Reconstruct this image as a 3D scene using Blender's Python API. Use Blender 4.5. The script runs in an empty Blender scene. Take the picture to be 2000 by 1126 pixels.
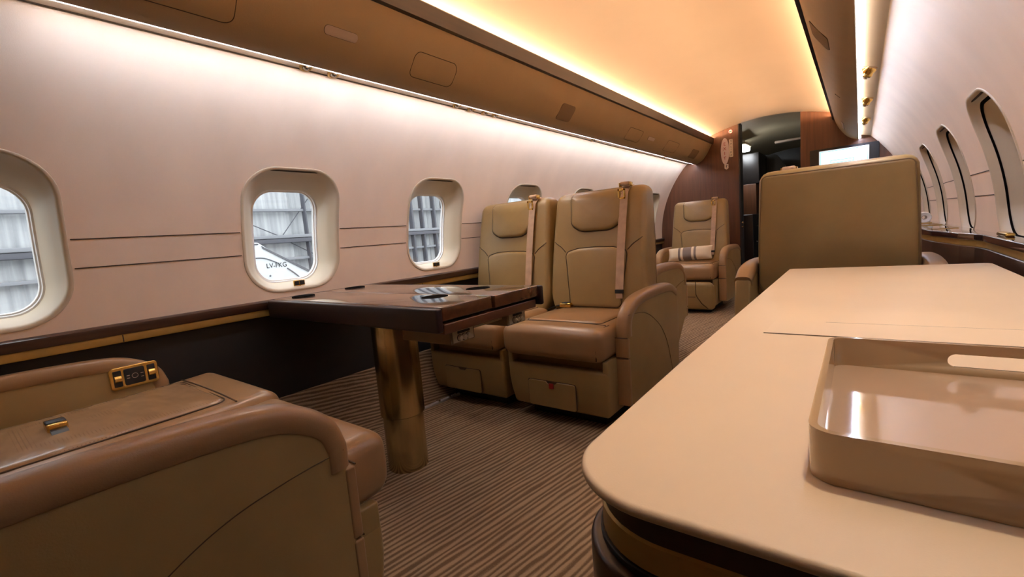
import bpy, bmesh, math, random
from math import sin, cos, pi, radians, sqrt, atan2
from mathutils import Vector, Matrix
random.seed(7)
S = bpy.context.scene
COL = S.collection

# ------------------------------------------------------------------ constants
CX, CZ, RW = -0.79, 0.725, 1.2         # cabin axis, centre height and inner radius
YA, YF = -1.5, 5.72                    # aft and forward ends of the cabin

# ------------------------------------------------------------------ materials
def nodes(name):
    m = bpy.data.materials.new(name); m.use_nodes = True
    nt = m.node_tree; b = nt.nodes['Principled BSDF']
    return m, nt, b
def N(nt, t, **kw):
    n = nt.nodes.new(t)
    for k, v in kw.items(): setattr(n, k, v)
    return n
def mat(name, col, rough=0.5, metal=0.0, var=0.0, nscale=6.0, bump=0.0, bscale=200.0, coat=0.0, spec=0.5, stretch=None, col2=None, detail=4, sheen=0):
    m, nt, b = nodes(name)
    b.inputs['Roughness'].default_value = rough
    b.inputs['Metallic'].default_value = metal
    b.inputs['Coat Weight'].default_value = coat
    b.inputs['Coat Roughness'].default_value = 0.06
    b.inputs['Specular IOR Level'].default_value = spec
    b.inputs['Sheen Weight'].default_value = sheen
    tc = N(nt, 'ShaderNodeTexCoord')
    mp = N(nt, 'ShaderNodeMapping')
    nt.links.new(tc.outputs['Object'], mp.inputs['Vector'])
    if stretch: mp.inputs['Scale'].default_value = stretch
    if var or col2:
        no = N(nt, 'ShaderNodeTexNoise'); no.inputs['Scale'].default_value = nscale; no.inputs['Detail'].default_value = detail
        nt.links.new(mp.outputs['Vector'], no.inputs['Vector'])
        rp = N(nt, 'ShaderNodeValToRGB')
        c2 = col2 or tuple(c * (1 - var) for c in col)
        c1 = col if col2 else tuple(min(1, c * (1 + var)) for c in col)
        rp.color_ramp.elements[0].position = 0.3; rp.color_ramp.elements[1].position = 0.7
        rp.color_ramp.elements[0].color = (*c2, 1); rp.color_ramp.elements[1].color = (*c1, 1)
        nt.links.new(no.outputs['Fac'], rp.inputs['Fac'])
        nt.links.new(rp.outputs['Color'], b.inputs['Base Color'])
    else:
        b.inputs['Base Color'].default_value = (*col, 1)
    if bump:
        n2 = N(nt, 'ShaderNodeTexNoise'); n2.inputs['Scale'].default_value = bscale; n2.inputs['Detail'].default_value = 3
        nt.links.new(tc.outputs['Object'], n2.inputs['Vector'])
        bp = N(nt, 'ShaderNodeBump'); bp.inputs['Strength'].default_value = bump; bp.inputs['Distance'].default_value = 0.002
        nt.links.new(n2.outputs['Fac'], bp.inputs['Height']); nt.links.new(bp.outputs['Normal'], b.inputs['Normal'])
    return m
def emis(name, col, strength):
    m, nt, b = nodes(name)
    b.inputs['Base Color'].default_value = (*col, 1)
    b.inputs['Emission Color'].default_value = (*col, 1)
    b.inputs['Emission Strength'].default_value = strength
    return m

M = {}
M['wall'] = mat('cream_wall_leather', (.78, .615, .46), .62, var=.05, nscale=3.2, bump=.12, bscale=420, spec=.3, detail=8, stretch=(1, 1.5, .8))
M['wallR'] = M['wall']
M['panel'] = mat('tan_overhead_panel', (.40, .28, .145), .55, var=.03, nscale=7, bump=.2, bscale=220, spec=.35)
M['groove'] = mat('dark_groove', (.05, .032, .018), .8)
M['ceil'] = mat('cream_ceiling', (.70, .53, .38), .6, var=.02, nscale=3, bump=.1, bscale=150, spec=.3)
M['slot'] = mat('pale_cove_panel', (.62, .52, .41), .5, var=.03, nscale=5)
M['leather'] = mat('tan_leather', (.305, .203, .080), .36, var=.07, nscale=9, bump=.12, bscale=420, spec=.5, detail=6)
M['leather2'] = mat('brown_leather', (.32, .188, .088), .32, var=.07, nscale=9, bump=.12, bscale=420, spec=.5, detail=6)
M['leatherd'] = mat('dark_leather', (.19, .12, .055), .5, var=.06, nscale=9, bump=.3, bscale=260)  # darker leather tone of piping and control boxes
M['seam'] = mat('dark_seam', (.06, .032, .014), .7)
M['black'] = mat('black_plastic', (.012, .011, .012), .5)
M['dado'] = mat('dark_dado', (.007, .0045, .0035), .6, var=.2, nscale=20)
M['gold'] = mat('brushed_gold', (.62, .42, .16), .28, 1.0, var=.06, nscale=30, stretch=(1, 1, .1))
M['goldband'] = mat('satin_gold_band', (.46, .30, .085), .36, .45, var=.05, nscale=30)
M['goldb'] = mat('polished_gold', (.83, .55, .16), .18, 1.0)
M['brass'] = mat('mirror_brass', (.56, .45, .25), .20, 1.0, var=.14, nscale=5, stretch=(6, 6, .15))
M['chrome'] = mat('chrome', (.75, .72, .68), .12, 1.0)
M['nickel'] = mat('nickel_plate', (.60, .50, .33), .35, .35)
M['recess'] = mat('recess_black', (.004, .003, .003), .95, spec=.02)
M['strap'] = mat('harness_webbing', (.52, .36, .25), .7, var=.12, nscale=25, bump=.4, bscale=500)
M['creamtop'] = mat('cream_leather_top', (.79, .62, .42), .46, var=.02, nscale=6, bump=.07, bscale=600, spec=.5)
M['tray'] = mat('lacquered_tray', (.47, .325, .185), .10, var=.03, nscale=6, coat=.8)
M['traytop'] = mat('tray_lacquer_inside', (.56, .39, .26), .04, coat=1.0, spec=.8)
M['shade'] = mat('window_shade', (.22, .15, .09), .6)
M['white'] = mat('white_plastic', (.80, .78, .75), .4)
M['frame'] = mat('window_reveal', (.56, .46, .32), .42, var=.02, nscale=8, spec=.45)
M['red'] = mat('red_tag', (.30, .012, .008), .6)
M['redtext'] = mat('red_letters', (.33, .01, .015), .6)
M['blacktext'] = mat('black_letters', (.02, .02, .02), .6)
M['signpink'] = mat('sign_face', (.72, .60, .62), .5)
M['signcream'] = mat('cream_sign_face', (.76, .66, .56), .5)
M['gal_dark'] = mat('galley_dark', (.016, .013, .012), .3, var=.2, nscale=8)
M['gal_grey'] = mat('galley_lining', (.46, .38, .24), .6)
M['steel'] = mat('floor_track_steel', (.75, .77, .77), .35, .5)
M['grille'] = mat('speaker_grille', (.20, .13, .065), .8, bump=1.0, bscale=900)
M['lens'] = mat('light_lens', (.52, .40, .32), .35)
M['fin'] = mat('white_aircraft_paint', (.52, .53, .54), .35)
M['fingrey'] = mat('grey_leading_edge', (.10, .10, .11), .5)
M['hangfloor'] = mat('hangar_floor', (.09, .09, .095), .6, var=.1, nscale=2)
M['girt'] = mat('hangar_steel', (.22, .225, .24), .6)
M['girtd'] = mat('hangar_dark_steel', (.085, .085, .10), .6)

def wood(name, c1, c2, rough=.3, coat=.4, stretch=(1, 1, 14), sc=3):
    m, nt, b = nodes(name)
    tc = N(nt, 'ShaderNodeTexCoord'); mp = N(nt, 'ShaderNodeMapping'); mp.inputs['Scale'].default_value = stretch
    nt.links.new(tc.outputs['Object'], mp.inputs['Vector'])
    no = N(nt, 'ShaderNodeTexNoise'); no.inputs['Scale'].default_value = sc; no.inputs['Detail'].default_value = 8; no.inputs['Distortion'].default_value = .6
    nt.links.new(mp.outputs['Vector'], no.inputs['Vector'])
    rp = N(nt, 'ShaderNodeValToRGB'); rp.color_ramp.elements[0].position = .3; rp.color_ramp.elements[1].position = .72
    rp.color_ramp.elements[0].color = (*c1, 1); rp.color_ramp.elements[1].color = (*c2, 1)
    nt.links.new(no.outputs['Fac'], rp.inputs['Fac']); nt.links.new(rp.outputs['Color'], b.inputs['Base Color'])
    b.inputs['Roughness'].default_value = rough; b.inputs['Coat Weight'].default_value = coat; b.inputs['Coat Roughness'].default_value = .05
    return m
M['bulk'] = wood('mahogany_bulkhead', (.085, .030, .011), (.140, .052, .020), .42, .15, (12, 12, .7))
M['walnut'] = wood('dark_walnut', (.030, .012, .007), (.062, .025, .012), .35, .3, (1, .15, 6), 8)
M['tablew'] = wood('glossy_table_walnut', (.085, .034, .015), (.135, .058, .026), .12, 1.0, (.6, 8, 8), 4)
M['tableedge'] = wood('table_edge_walnut', (.085, .032, .015), (.15, .06, .028), .3, .4, (8, 1, 8), 4)
M['fascia'] = mat('dark_table_fascia', (.020, .010, .012), .35, var=.15, nscale=10, bump=.2)
M['ledger'] = wood('dark_gloss_ledge', (.045, .018, .014), (.085, .035, .026), .08, 1.0, (3, .3, 3), 6)

# carpet
def carpet():
    m, nt, b = nodes('striped_carpet')
    tc = N(nt, 'ShaderNodeTexCoord')
    mp = N(nt, 'ShaderNodeMapping'); mp.inputs['Rotation'].default_value = (0, 0, radians(9))
    nt.links.new(tc.outputs['Object'], mp.inputs['Vector'])
    mpd = N(nt, 'ShaderNodeMapping'); mpd.inputs['Scale'].default_value = (30, 3.5, 30)
    nt.links.new(mp.outputs['Vector'], mpd.inputs['Vector'])
    dn = N(nt, 'ShaderNodeTexNoise'); dn.inputs['Scale'].default_value = 1.0; dn.inputs['Detail'].default_value = 3
    nt.links.new(mpd.outputs['Vector'], dn.inputs['Vector'])
    sep = N(nt, 'ShaderNodeSeparateXYZ'); nt.links.new(mp.outputs['Vector'], sep.inputs['Vector'])
    # (x - z) keeps stripes running up the kick panel
    sub = N(nt, 'ShaderNodeMath', operation='SUBTRACT'); nt.links.new(sep.outputs['X'], sub.inputs[0]); nt.links.new(sep.outputs['Z'], sub.inputs[1])
    ma = N(nt, 'ShaderNodeMath', operation='MULTIPLY'); ma.inputs[1].default_value = 2 * pi / .0205
    nt.links.new(sub.outputs[0], ma.inputs[0])
    mb = N(nt, 'ShaderNodeMath', operation='MULTIPLY'); mb.inputs[1].default_value = 9.0
    nt.links.new(dn.outputs['Fac'], mb.inputs[0])
    ad = N(nt, 'ShaderNodeMath', operation='ADD'); nt.links.new(ma.outputs[0], ad.inputs[0]); nt.links.new(mb.outputs[0], ad.inputs[1])
    si = N(nt, 'ShaderNodeMath', operation='SINE'); nt.links.new(ad.outputs[0], si.inputs[0])
    fn = N(nt, 'ShaderNodeTexNoise'); fn.inputs['Scale'].default_value = 260; fn.inputs['Detail'].default_value = 2
    nt.links.new(tc.outputs['Object'], fn.inputs['Vector'])
    m2 = N(nt, 'ShaderNodeMath', operation='MULTIPLY_ADD'); m2.inputs[1].default_value = .34; m2.inputs[2].default_value = .28
    nt.links.new(si.outputs[0], m2.inputs[0])
    a2 = N(nt, 'ShaderNodeMath', operation='MULTIPLY_ADD'); a2.inputs[1].default_value = .45; nt.links.new(fn.outputs['Fac'], a2.inputs[0]); nt.links.new(m2.outputs[0], a2.inputs[2])
    rp = N(nt, 'ShaderNodeValToRGB'); rp.color_ramp.elements[0].position = .25; rp.color_ramp.elements[1].position = .75
    rp.color_ramp.elements[0].color = (.15, .10, .060, 1); rp.color_ramp.elements[1].color = (.37, .265, .17, 1)
    nt.links.new(a2.outputs[0], rp.inputs['Fac']); nt.links.new(rp.outputs['Color'], b.inputs['Base Color'])
    b.inputs['Roughness'].default_value = .95; b.inputs['Specular IOR Level'].default_value = .1
    bp = N(nt, 'ShaderNodeBump'); bp.inputs['Strength'].default_value = .6; bp.inputs['Distance'].default_value = .004
    nt.links.new(a2.outputs[0], bp.inputs['Height']); nt.links.new(bp.outputs['Normal'], b.inputs['Normal'])
    return m
M['carpet'] = carpet()

def glass():
    m = bpy.data.materials.new('window_glass'); m.use_nodes = True; nt = m.node_tree
    nt.nodes.remove(nt.nodes['Principled BSDF'])
    tr = N(nt, 'ShaderNodeBsdfTransparent'); tr.inputs['Color'].default_value = (.93, .95, .96, 1)
    gl = N(nt, 'ShaderNodeBsdfGlossy'); gl.inputs['Roughness'].default_value = .03
    mx = N(nt, 'ShaderNodeMixShader'); mx.inputs['Fac'].default_value = .05
    nt.links.new(tr.outputs[0], mx.inputs[1]); nt.links.new(gl.outputs[0], mx.inputs[2])
    nt.links.new(mx.outputs[0], nt.nodes['Material Output'].inputs['Surface'])
    return m
M['glass'] = glass()

def hangwall():
    m, nt, b = nodes('corrugated_sheet')
    tc = N(nt, 'ShaderNodeTexCoord')
    mp = N(nt, 'ShaderNodeMapping'); mp.inputs['Scale'].default_value = (1, 2.2, .12); nt.links.new(tc.outputs['Object'], mp.inputs['Vector'])
    no = N(nt, 'ShaderNodeTexNoise'); no.inputs['Scale'].default_value = 4; no.inputs['Detail'].default_value = 6; nt.links.new(mp.outputs['Vector'], no.inputs['Vector'])
    rp = N(nt, 'ShaderNodeValToRGB'); rp.color_ramp.elements[0].position = .3; rp.color_ramp.elements[1].position = .65
    rp.color_ramp.elements[0].color = (.27, .28, .29, 1); rp.color_ramp.elements[1].color = (.46, .465, .47, 1)
    nt.links.new(no.outputs['Fac'], rp.inputs['Fac']); nt.links.new(rp.outputs['Color'], b.inputs['Base Color'])
    b.inputs['Roughness'].default_value = .6
    return m
M['hangwall'] = hangwall()

def pillowmat():
    m, nt, b = nodes('striped_pillow_cloth')
    tc = N(nt, 'ShaderNodeTexCoord'); sep = N(nt, 'ShaderNodeSeparateXYZ'); nt.links.new(tc.outputs['Object'], sep.inputs['Vector'])
    mr = N(nt, 'ShaderNodeMapRange'); mr.inputs['From Min'].default_value = -.23; mr.inputs['From Max'].default_value = .23
    nt.links.new(sep.outputs['X'], mr.inputs['Value'])
    rp = N(nt, 'ShaderNodeValToRGB'); cr = rp.color_ramp; cr.interpolation = 'CONSTANT'
    cream, grey = (.72, .62, .47, 1), (.20, .165, .15, 1)
    cr.elements[0].position = 0; cr.elements[0].color = cream
    cr.elements[1].position = .28; cr.elements[1].color = grey
    for p, c in ((.33, cream), (.38, grey), (.56, cream), (.61, grey), (.66, cream)):
        e = cr.elements.new(p); e.color = c
    nt.links.new(mr.outputs['Result'], rp.inputs['Fac']); nt.links.new(rp.outputs['Color'], b.inputs['Base Color'])
    b.inputs['Roughness'].default_value = .9
    return m
M['pillow'] = pillowmat()

def perforated():
    m, nt, b = nodes('perforated_leather')
    tc = N(nt, 'ShaderNodeTexCoord')
    vo = N(nt, 'ShaderNodeTexVoronoi'); vo.inputs['Scale'].default_value = 135; vo.inputs['Randomness'].default_value = 0.0
    nt.links.new(tc.outputs['Object'], vo.inputs['Vector'])
    rp = N(nt, 'ShaderNodeValToRGB'); rp.color_ramp.elements[0].position = .12; rp.color_ramp.elements[1].position = .2
    rp.color_ramp.elements[0].color = (.16, .085, .04, 1); rp.color_ramp.elements[1].color = (.33, .202, .105, 1)
    nt.links.new(vo.outputs['Distance'], rp.inputs['Fac']); nt.links.new(rp.outputs['Color'], b.inputs['Base Color'])
    b.inputs['Roughness'].default_value = .24
    no = N(nt, 'ShaderNodeTexNoise'); no.inputs['Scale'].default_value = 9
    mp = N(nt, 'ShaderNodeMapping'); mp.inputs['Scale'].default_value = (.6, 1.6, 1); nt.links.new(tc.outputs['Object'], mp.inputs['Vector']); nt.links.new(mp.outputs['Vector'], no.inputs['Vector'])
    bp = N(nt, 'ShaderNodeBump'); bp.inputs['Strength'].default_value = .5; bp.inputs['Distance'].default_value = .02
    nt.links.new(no.outputs['Fac'], bp.inputs['Height']); nt.links.new(bp.outputs['Normal'], b.inputs['Normal'])
    return m
M['perf'] = perforated()

WARM = emis('warm_led', (1.0, .69, .43), 1.0)
COOL = emis('white_led', (.66, .76, 1.0), 1.0)
COOLR = emis('white_led_right', (.61, .72, 1.0), 1.0)
M['coolup'] = emis('cove_led', (.88, .90, 1.0), 60.0); M['coolupr'] = emis('cove_led_right', (1.0, .93, .84), 20.0)
M['warm'], M['cool'], M['coolr'] = WARM, COOL, COOLR

# ------------------------------------------------------------------ mesh helpers
class MB:
    def __init__(s): s.v, s.f = [], []
    def add(s, vs, fs):
        o = len(s.v); s.v += [tuple(p) for p in vs]; s.f += [tuple(i + o for i in f) for f in fs]; return s
    def rings(s, rs, closed=True, cap0=False, cap1=False):
        n = len(rs[0]); vs = [p for r in rs for p in r]; fs = []
        for a in range(len(rs) - 1):
            for i in range(n if closed else n - 1):
                j = (i + 1) % n
                fs.append((a * n + i, a * n + j, (a + 1) * n + j, (a + 1) * n + i))
        if cap0: fs.append(tuple(reversed(range(n))))
        if cap1: fs.append(tuple((len(rs) - 1) * n + i for i in range(n)))
        return s.add(vs, fs)
    def box(s, x0, x1, y0, y1, z0, z1, b=.003):
        # chamfered box through rounded-box
        hx, hy, hz = (x1 - x0) / 2, (y1 - y0) / 2, (z1 - z0) / 2
        b = min(b, hx * .95, hy * .95, hz * .95)
        return s.soft((x0 + x1) / 2, (y0 + y1) / 2, (z0 + z1) / 2, hx, hy, hz, b, 0, 2, 1)
    def soft(s, cx, cy, cz, hx, hy, hz, r, crown=0, k=4, m=6, fn=None):
        def ax(h):
            rr = min(r, h * .98)
            a = [-h + rr * i / k for i in range(k)]
            c = [-(h - rr) + 2 * (h - rr) * i / m for i in range(m + 1)]
            return a + c + [-q for q in reversed(a)]
        X, Y, Z = ax(hx), ax(hy), ax(hz)
        H = (hx, hy, hz)
        def mp(p):
            q = [max(-(H[i] - min(r, H[i] * .98)), min(H[i] - min(r, H[i] * .98), p[i])) for i in range(3)]
            d = Vector([p[i] - q[i] for i in range(3)])
            if d.length > 1e-9:
                d.normalize(); p = [q[i] + d[i] * min(r, H[i] * .98) for i in range(3)]
            else: p = list(p)
            if crown:
                w = max(0, 1 - (p[0] / hx) ** 2) * max(0, 1 - (p[1] / hy) ** 2)
                if p[2] > 0: p[2] += crown * w * (p[2] / hz)
            if fn: p = fn(p)
            return (p[0] + cx, p[1] + cy, p[2] + cz)
        idx = {}; vs = []; fs = []
        def vi(i, j, l):
            key = (i, j, l)
            if key not in idx:
                idx[key] = len(vs); vs.append(mp([X[i], Y[j], Z[l]]))
            return idx[key]
        nx, ny, nz = len(X) - 1, len(Y) - 1, len(Z) - 1
        for i in range(nx):
            for j in range(ny):
                fs.append((vi(i, j, nz), vi(i + 1, j, nz), vi(i + 1, j + 1, nz), vi(i, j + 1, nz)))
                fs.append((vi(i, j, 0), vi(i, j + 1, 0), vi(i + 1, j + 1, 0), vi(i + 1, j, 0)))
        for i in range(nx):
            for l in range(nz):
                fs.append((vi(i, 0, l), vi(i + 1, 0, l), vi(i + 1, 0, l + 1), vi(i, 0, l + 1)))
                fs.append((vi(i, ny, l), vi(i, ny, l + 1), vi(i + 1, ny, l + 1), vi(i + 1, ny, l)))
        for j in range(ny):
            for l in range(nz):
                fs.append((vi(0, j, l), vi(0, j, l + 1), vi(0, j + 1, l + 1), vi(0, j + 1, l)))
                fs.append((vi(nx, j, l), vi(nx, j + 1, l), vi(nx, j + 1, l + 1), vi(nx, j, l + 1)))
        return s.add(vs, fs)
    def cyl(s, p0, p1, r0, r1=None, n=24, caps=True):
        r1 = r0 if r1 is None else r1
        p0, p1 = Vector(p0), Vector(p1); d = (p1 - p0).normalized()
        u = d.orthogonal().normalized(); w = d.cross(u)
        a = [p0 + (u * cos(2 * pi * i / n) + w * sin(2 * pi * i / n)) * r0 for i in range(n)]
        b = [p1 + (u * cos(2 * pi * i / n) + w * sin(2 * pi * i / n)) * r1 for i in range(n)]
        return s.rings([a, b], True, caps, caps)
    def lathe(s, prof, c, axis='z', n=32, cap0=True, cap1=True):
        rs = []
        for r, h in prof:
            rg = []
            for i in range(n):
                a = 2 * pi * i / n; x, y = r * cos(a), r * sin(a)
                rg.append({'z': (c[0] + x, c[1] + y, c[2] + h), 'y': (c[0] + x, c[1] + h, c[2] + y), 'x': (c[0] + h, c[1] + x, c[2] + y)}[axis])
            rs.append(rg)
        return s.rings(rs, True, cap0, cap1)
    def tube(s, pts, r, n=8, closed=False):
        P = [Vector(p) for p in pts]; rs = []
        up = Vector((0.13, .21, .97)); L = len(P)
        for i, p in enumerate(P):
            if closed: d = P[(i + 1) % L] - P[i - 1]
            else: d = P[min(i + 1, L - 1)] - P[max(i - 1, 0)]
            d.normalize(); u = d.cross(up)
            if u.length < .05: u = d.cross(Vector((1, 0, 0)))
            u.normalize(); w = d.cross(u)
            rs.append([p + (u * cos(2 * pi * k / n) + w * sin(2 * pi * k / n)) * r for k in range(n)])
        if closed: rs.append(rs[0])
        return s.rings(rs, True, not closed, not closed)
    def prism(s, out, fn, h0, h1, b=.003):
        """out: 2D outline (ccw); fn(u,v,h)->xyz"""
        o1 = inset(out, b)
        if b >= .0035:
            q = [(b * (1 - sin(a)), b * (1 - cos(a))) for a in (0, pi / 6, pi / 3, pi / 2)]
            rs = [[fn(u, v, h0 + y) for u, v in inset(out, x)] for x, y in q] + [[fn(u, v, h1 - y) for u, v in inset(out, x)] for x, y in reversed(q)]
        else:
            rs = [[fn(u, v, h0) for u, v in o1], [fn(u, v, h0 + b) for u, v in out], [fn(u, v, h1 - b) for u, v in out], [fn(u, v, h1) for u, v in o1]]
        return s.rings(rs, True, True, True)
    def pad(s, out, fn, t, h0=0.0, edge=.012, back=True):
        cx = sum(p[0] for p in out) / len(out); cy = sum(p[1] for p in out) / len(out)
        prof = [(0, 0), (.25, .55), (.6, .85), (1.2, .97)]
        rs = []
        if back: rs.append([fn(u, v, h0 - .004) for u, v in out])
        for e, h in prof:
            rs.append([fn(u, v, h0 + t * h) for u, v in (inset(out, edge * e) if e else out)])
        base = inset(out, edge * 1.2)
        for k in (.8, .6, .4, .2):
            rs.append([fn(cx + (u - cx) * k, cy + (v - cy) * k, h0 + t * (1 + .22 * (1 - k))) for u, v in base])
        s.rings(rs, True, False, False)
        o = len(s.v); s.v.append(tuple(fn(cx, cy, h0 + t * 1.22))); n = len(out); st = o - n
        for i in range(n): s.f.append((st + i, st + (i + 1) % n, o))
        return s
    def build(s, name, m, parent=None, angle=35, smooth=True, loc=None, rot=None):
        me = bpy.data.meshes.new(name); me.from_pydata(s.v, [], s.f); me.update()
        bm = bmesh.new(); bm.from_mesh(me); bmesh.ops.recalc_face_normals(bm, faces=bm.faces); bm.to_mesh(me); bm.free()
        if smooth:
            for p in me.polygons: p.use_smooth = True
            me.set_sharp_from_angle(angle=radians(angle))
        me.materials.append(m)
        o = bpy.data.objects.new(name, me); COL.objects.link(o)
        if parent: o.parent = parent
        if loc: o.location = loc
        if rot: o.rotation_euler = rot
        return o

def inset(out, d):
    n = len(out); A = sum(out[i][0] * out[(i + 1) % n][1] - out[(i + 1) % n][0] * out[i][1] for i in range(n))
    sg = 1 if A > 0 else -1; r = []
    for i in range(n):
        p, q, t = Vector(out[i - 1]), Vector(out[i]), Vector(out[(i + 1) % n])
        a, b = (q - p), (t - q)
        if a.length < 1e-9: a = b
        if b.length < 1e-9: b = a
        a.normalize(); b.normalize()
        na, nb = Vector((-a.y, a.x)) * sg, Vector((-b.y, b.x)) * sg
        m = na + nb
        if m.length < 1e-6: m = na
        m.normalize(); c = max(.5, m.dot(na))
        r.append(tuple(q + m * d / c))
    return r
def fillet(pts, rad, n=6):
    out = []; L = len(pts)
    if not isinstance(rad, (list, tuple)): rad = [rad] * L
    for i in range(L):
        p, q, t = Vector(pts[i - 1]), Vector(pts[i]), Vector(pts[(i + 1) % L]); r = rad[i]
        if r <= 0: out.append(tuple(q)); continue
        a, b = (p - q).normalized(), (t - q).normalized()
        ang = math.acos(max(-1, min(1, a.dot(b))))
        if ang > pi - .02: out.append(tuple(q)); continue
        d = min(r / math.tan(ang / 2), (p - q).length * .49, (t - q).length * .49); rr = d * math.tan(ang / 2)
        c = q + (a + b).normalized() * (rr / sin(ang / 2))
        s, e = q + a * d, q + b * d
        a0 = atan2(s.y - c.y, s.x - c.x); a1 = atan2(e.y - c.y, e.x - c.x)
        da = (a1 - a0 + pi) % (2 * pi) - pi
        for k in range(n + 1):
            th = a0 + da * k / n; out.append((c.x + rr * cos(th), c.y + rr * sin(th)))
    return out
def rrect(x0, x1, y0, y1, r, n=6): return fillet([(x0, y0), (x1, y0), (x1, y1), (x0, y1)], r, n)
def smoothpath(pts, n=8):
    P = [Vector(p) for p in pts]; P = [P[0] * 2 - P[1]] + P + [P[-1] * 2 - P[-2]]; out = []
    for i in range(1, len(P) - 2):
        for k in range(n):
            t = k / n; a, b, c, d = P[i - 1], P[i], P[i + 1], P[i + 2]
            out.append(tuple(.5 * ((2 * b) + (c - a) * t + (2 * a - 5 * b + 4 * c - d) * t * t + (3 * b - a - 3 * c + d) * t ** 3)))
    out.append(tuple(P[-2])); return out
def empty(name, loc, rz=0, label=None, cat=None, group=None):
    o = bpy.data.objects.new(name, None); COL.objects.link(o); o.empty_display_size = .1
    o.location = loc; o.rotation_euler = (0, 0, rz)
    if label: tag(o, label, cat, group)
    return o
def tag(o, label, cat, group=None):
    o['label'] = label; o['category'] = cat
    if group: o['group'] = group
    return o
def struct(o, label=None):
    o['kind'] = 'structure'
    if label: o['label'] = label
    return o
def text(body, size, m, parent, matrix, name='lettering', depth=.0006, sx=1.0):
    cu = bpy.data.curves.new('t', 'FONT'); cu.body = body; cu.size = size; cu.align_x = 'CENTER'; cu.align_y = 'CENTER'; cu.extrude = depth
    t = bpy.data.objects.new('t', cu); COL.objects.link(t)
    dg = bpy.context.evaluated_depsgraph_get(); dg.update()
    me = bpy.data.meshes.new_from_object(t.evaluated_get(dg)); bpy.data.objects.remove(t)
    me.transform(matrix @ Matrix.Diagonal((sx, 1, 1, 1)))
    me.materials.clear(); me.materials.append(m); me.name = name
    o = bpy.data.objects.new(name, me); COL.objects.link(o); o.parent = parent
    return o

# ------------------------------------------------------------------ shell
def cyl(y, th, r, side):
    return (CX + side * r * cos(th), y, CZ + r * sin(th))
TH0, TH1 = radians(-3.2), radians(44.0)
TC = radians(12.3); HH = .262; HW = .2085; CR = .135
HOLE = None
def rr_radial(hw, hh, r, n):
    """rounded rectangle sampled at n equally indexed points (radial-ish), starting +u"""
    base = fillet([(hw, hh), (-hw, hh), (-hw, -hh), (hw, -hh)], r, 12)
    # resample by arc length, starting at (hw,0)
    base = [(hw, 0)] + base
    k = base[1:]; base = [(hw, 0)] + k + [(hw, 0)]
    L = [0]
    for i in range(1, len(base)): L.append(L[-1] + math.dist(base[i], base[i - 1]))
    out = []; j = 0
    for i in range(n):
        t = L[-1] * i / n
        while L[j + 1] < t: j += 1
        f = (t - L[j]) / max(1e-9, L[j + 1] - L[j])
        out.append((base[j][0] + (base[j + 1][0] - base[j][0]) * f, base[j][1] + (base[j + 1][1] - base[j][1]) * f))
    return out
NW = 72
def bay(mb, y0, y1, yc, side, r, tha, thb, hw, hh, cr, tc, off=0.0):
    hole = rr_radial(hw, hh, cr, NW)
    u0, u1 = y0 - yc, y1 - yc; v0, v1 = (tha - tc) * RW, (thb - tc) * RW
    rect = []
    for u, v in hole:
        # project radially to the outer rectangle
        ks = []
        if u > 1e-9: ks.append(u1 / u)
        if u < -1e-9: ks.append(u0 / u)
        if v > 1e-9: ks.append(v1 / v)
        if v < -1e-9: ks.append(v0 / v)
        k = min(ks); rect.append((u * k, v * k))
    for cu, cv in ((u0, v0), (u0, v1), (u1, v0), (u1, v1)):
        i = min(range(NW), key=lambda q: (rect[q][0] - cu) ** 2 + (rect[q][1] - cv) ** 2); rect[i] = (cu, cv)
    rs = []
    for k in range(9):
        t = (k / 8) ** 1.5 if k else 0
        rs.append([cyl(yc + h[0] + (q[0] - h[0]) * t, tc + (h[1] + (q[1] - h[1]) * t) / RW, r, side) for h, q in zip(hole, rect)])
    mb.rings(rs, True)
LEFT_W = [-.85, .065, 1.00, 1.84, 2.70, 3.56, 4.42, 5.25]
RIGHT_W = [-1.03, -.21, .61, 1.43, 2.245, 3.06, 3.885, 4.71, 5.45]
def edges(ws): return [YA] + [(a + b) / 2 for a, b in zip(ws, ws[1:])] + [YF]
GR = 1.315   # glass radius
for side, ws, nm in ((-1, LEFT_W, 'left'), (1, RIGHT_W, 'right')):
    w = MB(); hull = MB(); ed = edges(ws)
    for i, yc in enumerate(ws):
        hw = HW if min(yc - ed[i], ed[i + 1] - yc) > HW + .02 else min(yc - ed[i], ed[i + 1] - yc) - .02
        bay(w, ed[i], ed[i + 1], yc, side, RW, TH0, TH1, hw, HH, min(CR, hw * .65), TC)
        bay(hull, ed[i], ed[i + 1], yc + .012, side, 1.325, radians(-38), radians(60), hw * .72, HH * .77, min(CR, hw * .6) * .8, radians(11.2))
    wall = struct(w.build('wall_' + nm, M['wall'], angle=50))
    hb = MB(); hl = struct(hull.build('trim_%d' % (20 + (side > 0)), M['white'], angle=50))  # unseen outer hull skin, added so daylight enters only at the windows
    # grooves between windows, pressed lines
    gm = MB()
    for th in (radians(12.2), radians(7.75)):
        for a, b in zip(ws, ws[1:]):
            ya, yb = a + HW + .012, b - HW - .012
            if yb - ya < .05 or b > 5.2: continue
            dd = .0016
            gm.rings([[cyl(y, th - dd / RW, RW + .002, side), cyl(y, th - dd / RW, RW - .0016, side), cyl(y, th + dd / RW, RW - .0016, side), cyl(y, th + dd / RW, RW + .002, side)] for y in (ya, yb)], True, True, True)
    gm.build('groove_line', M['groove'], wall)
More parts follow.
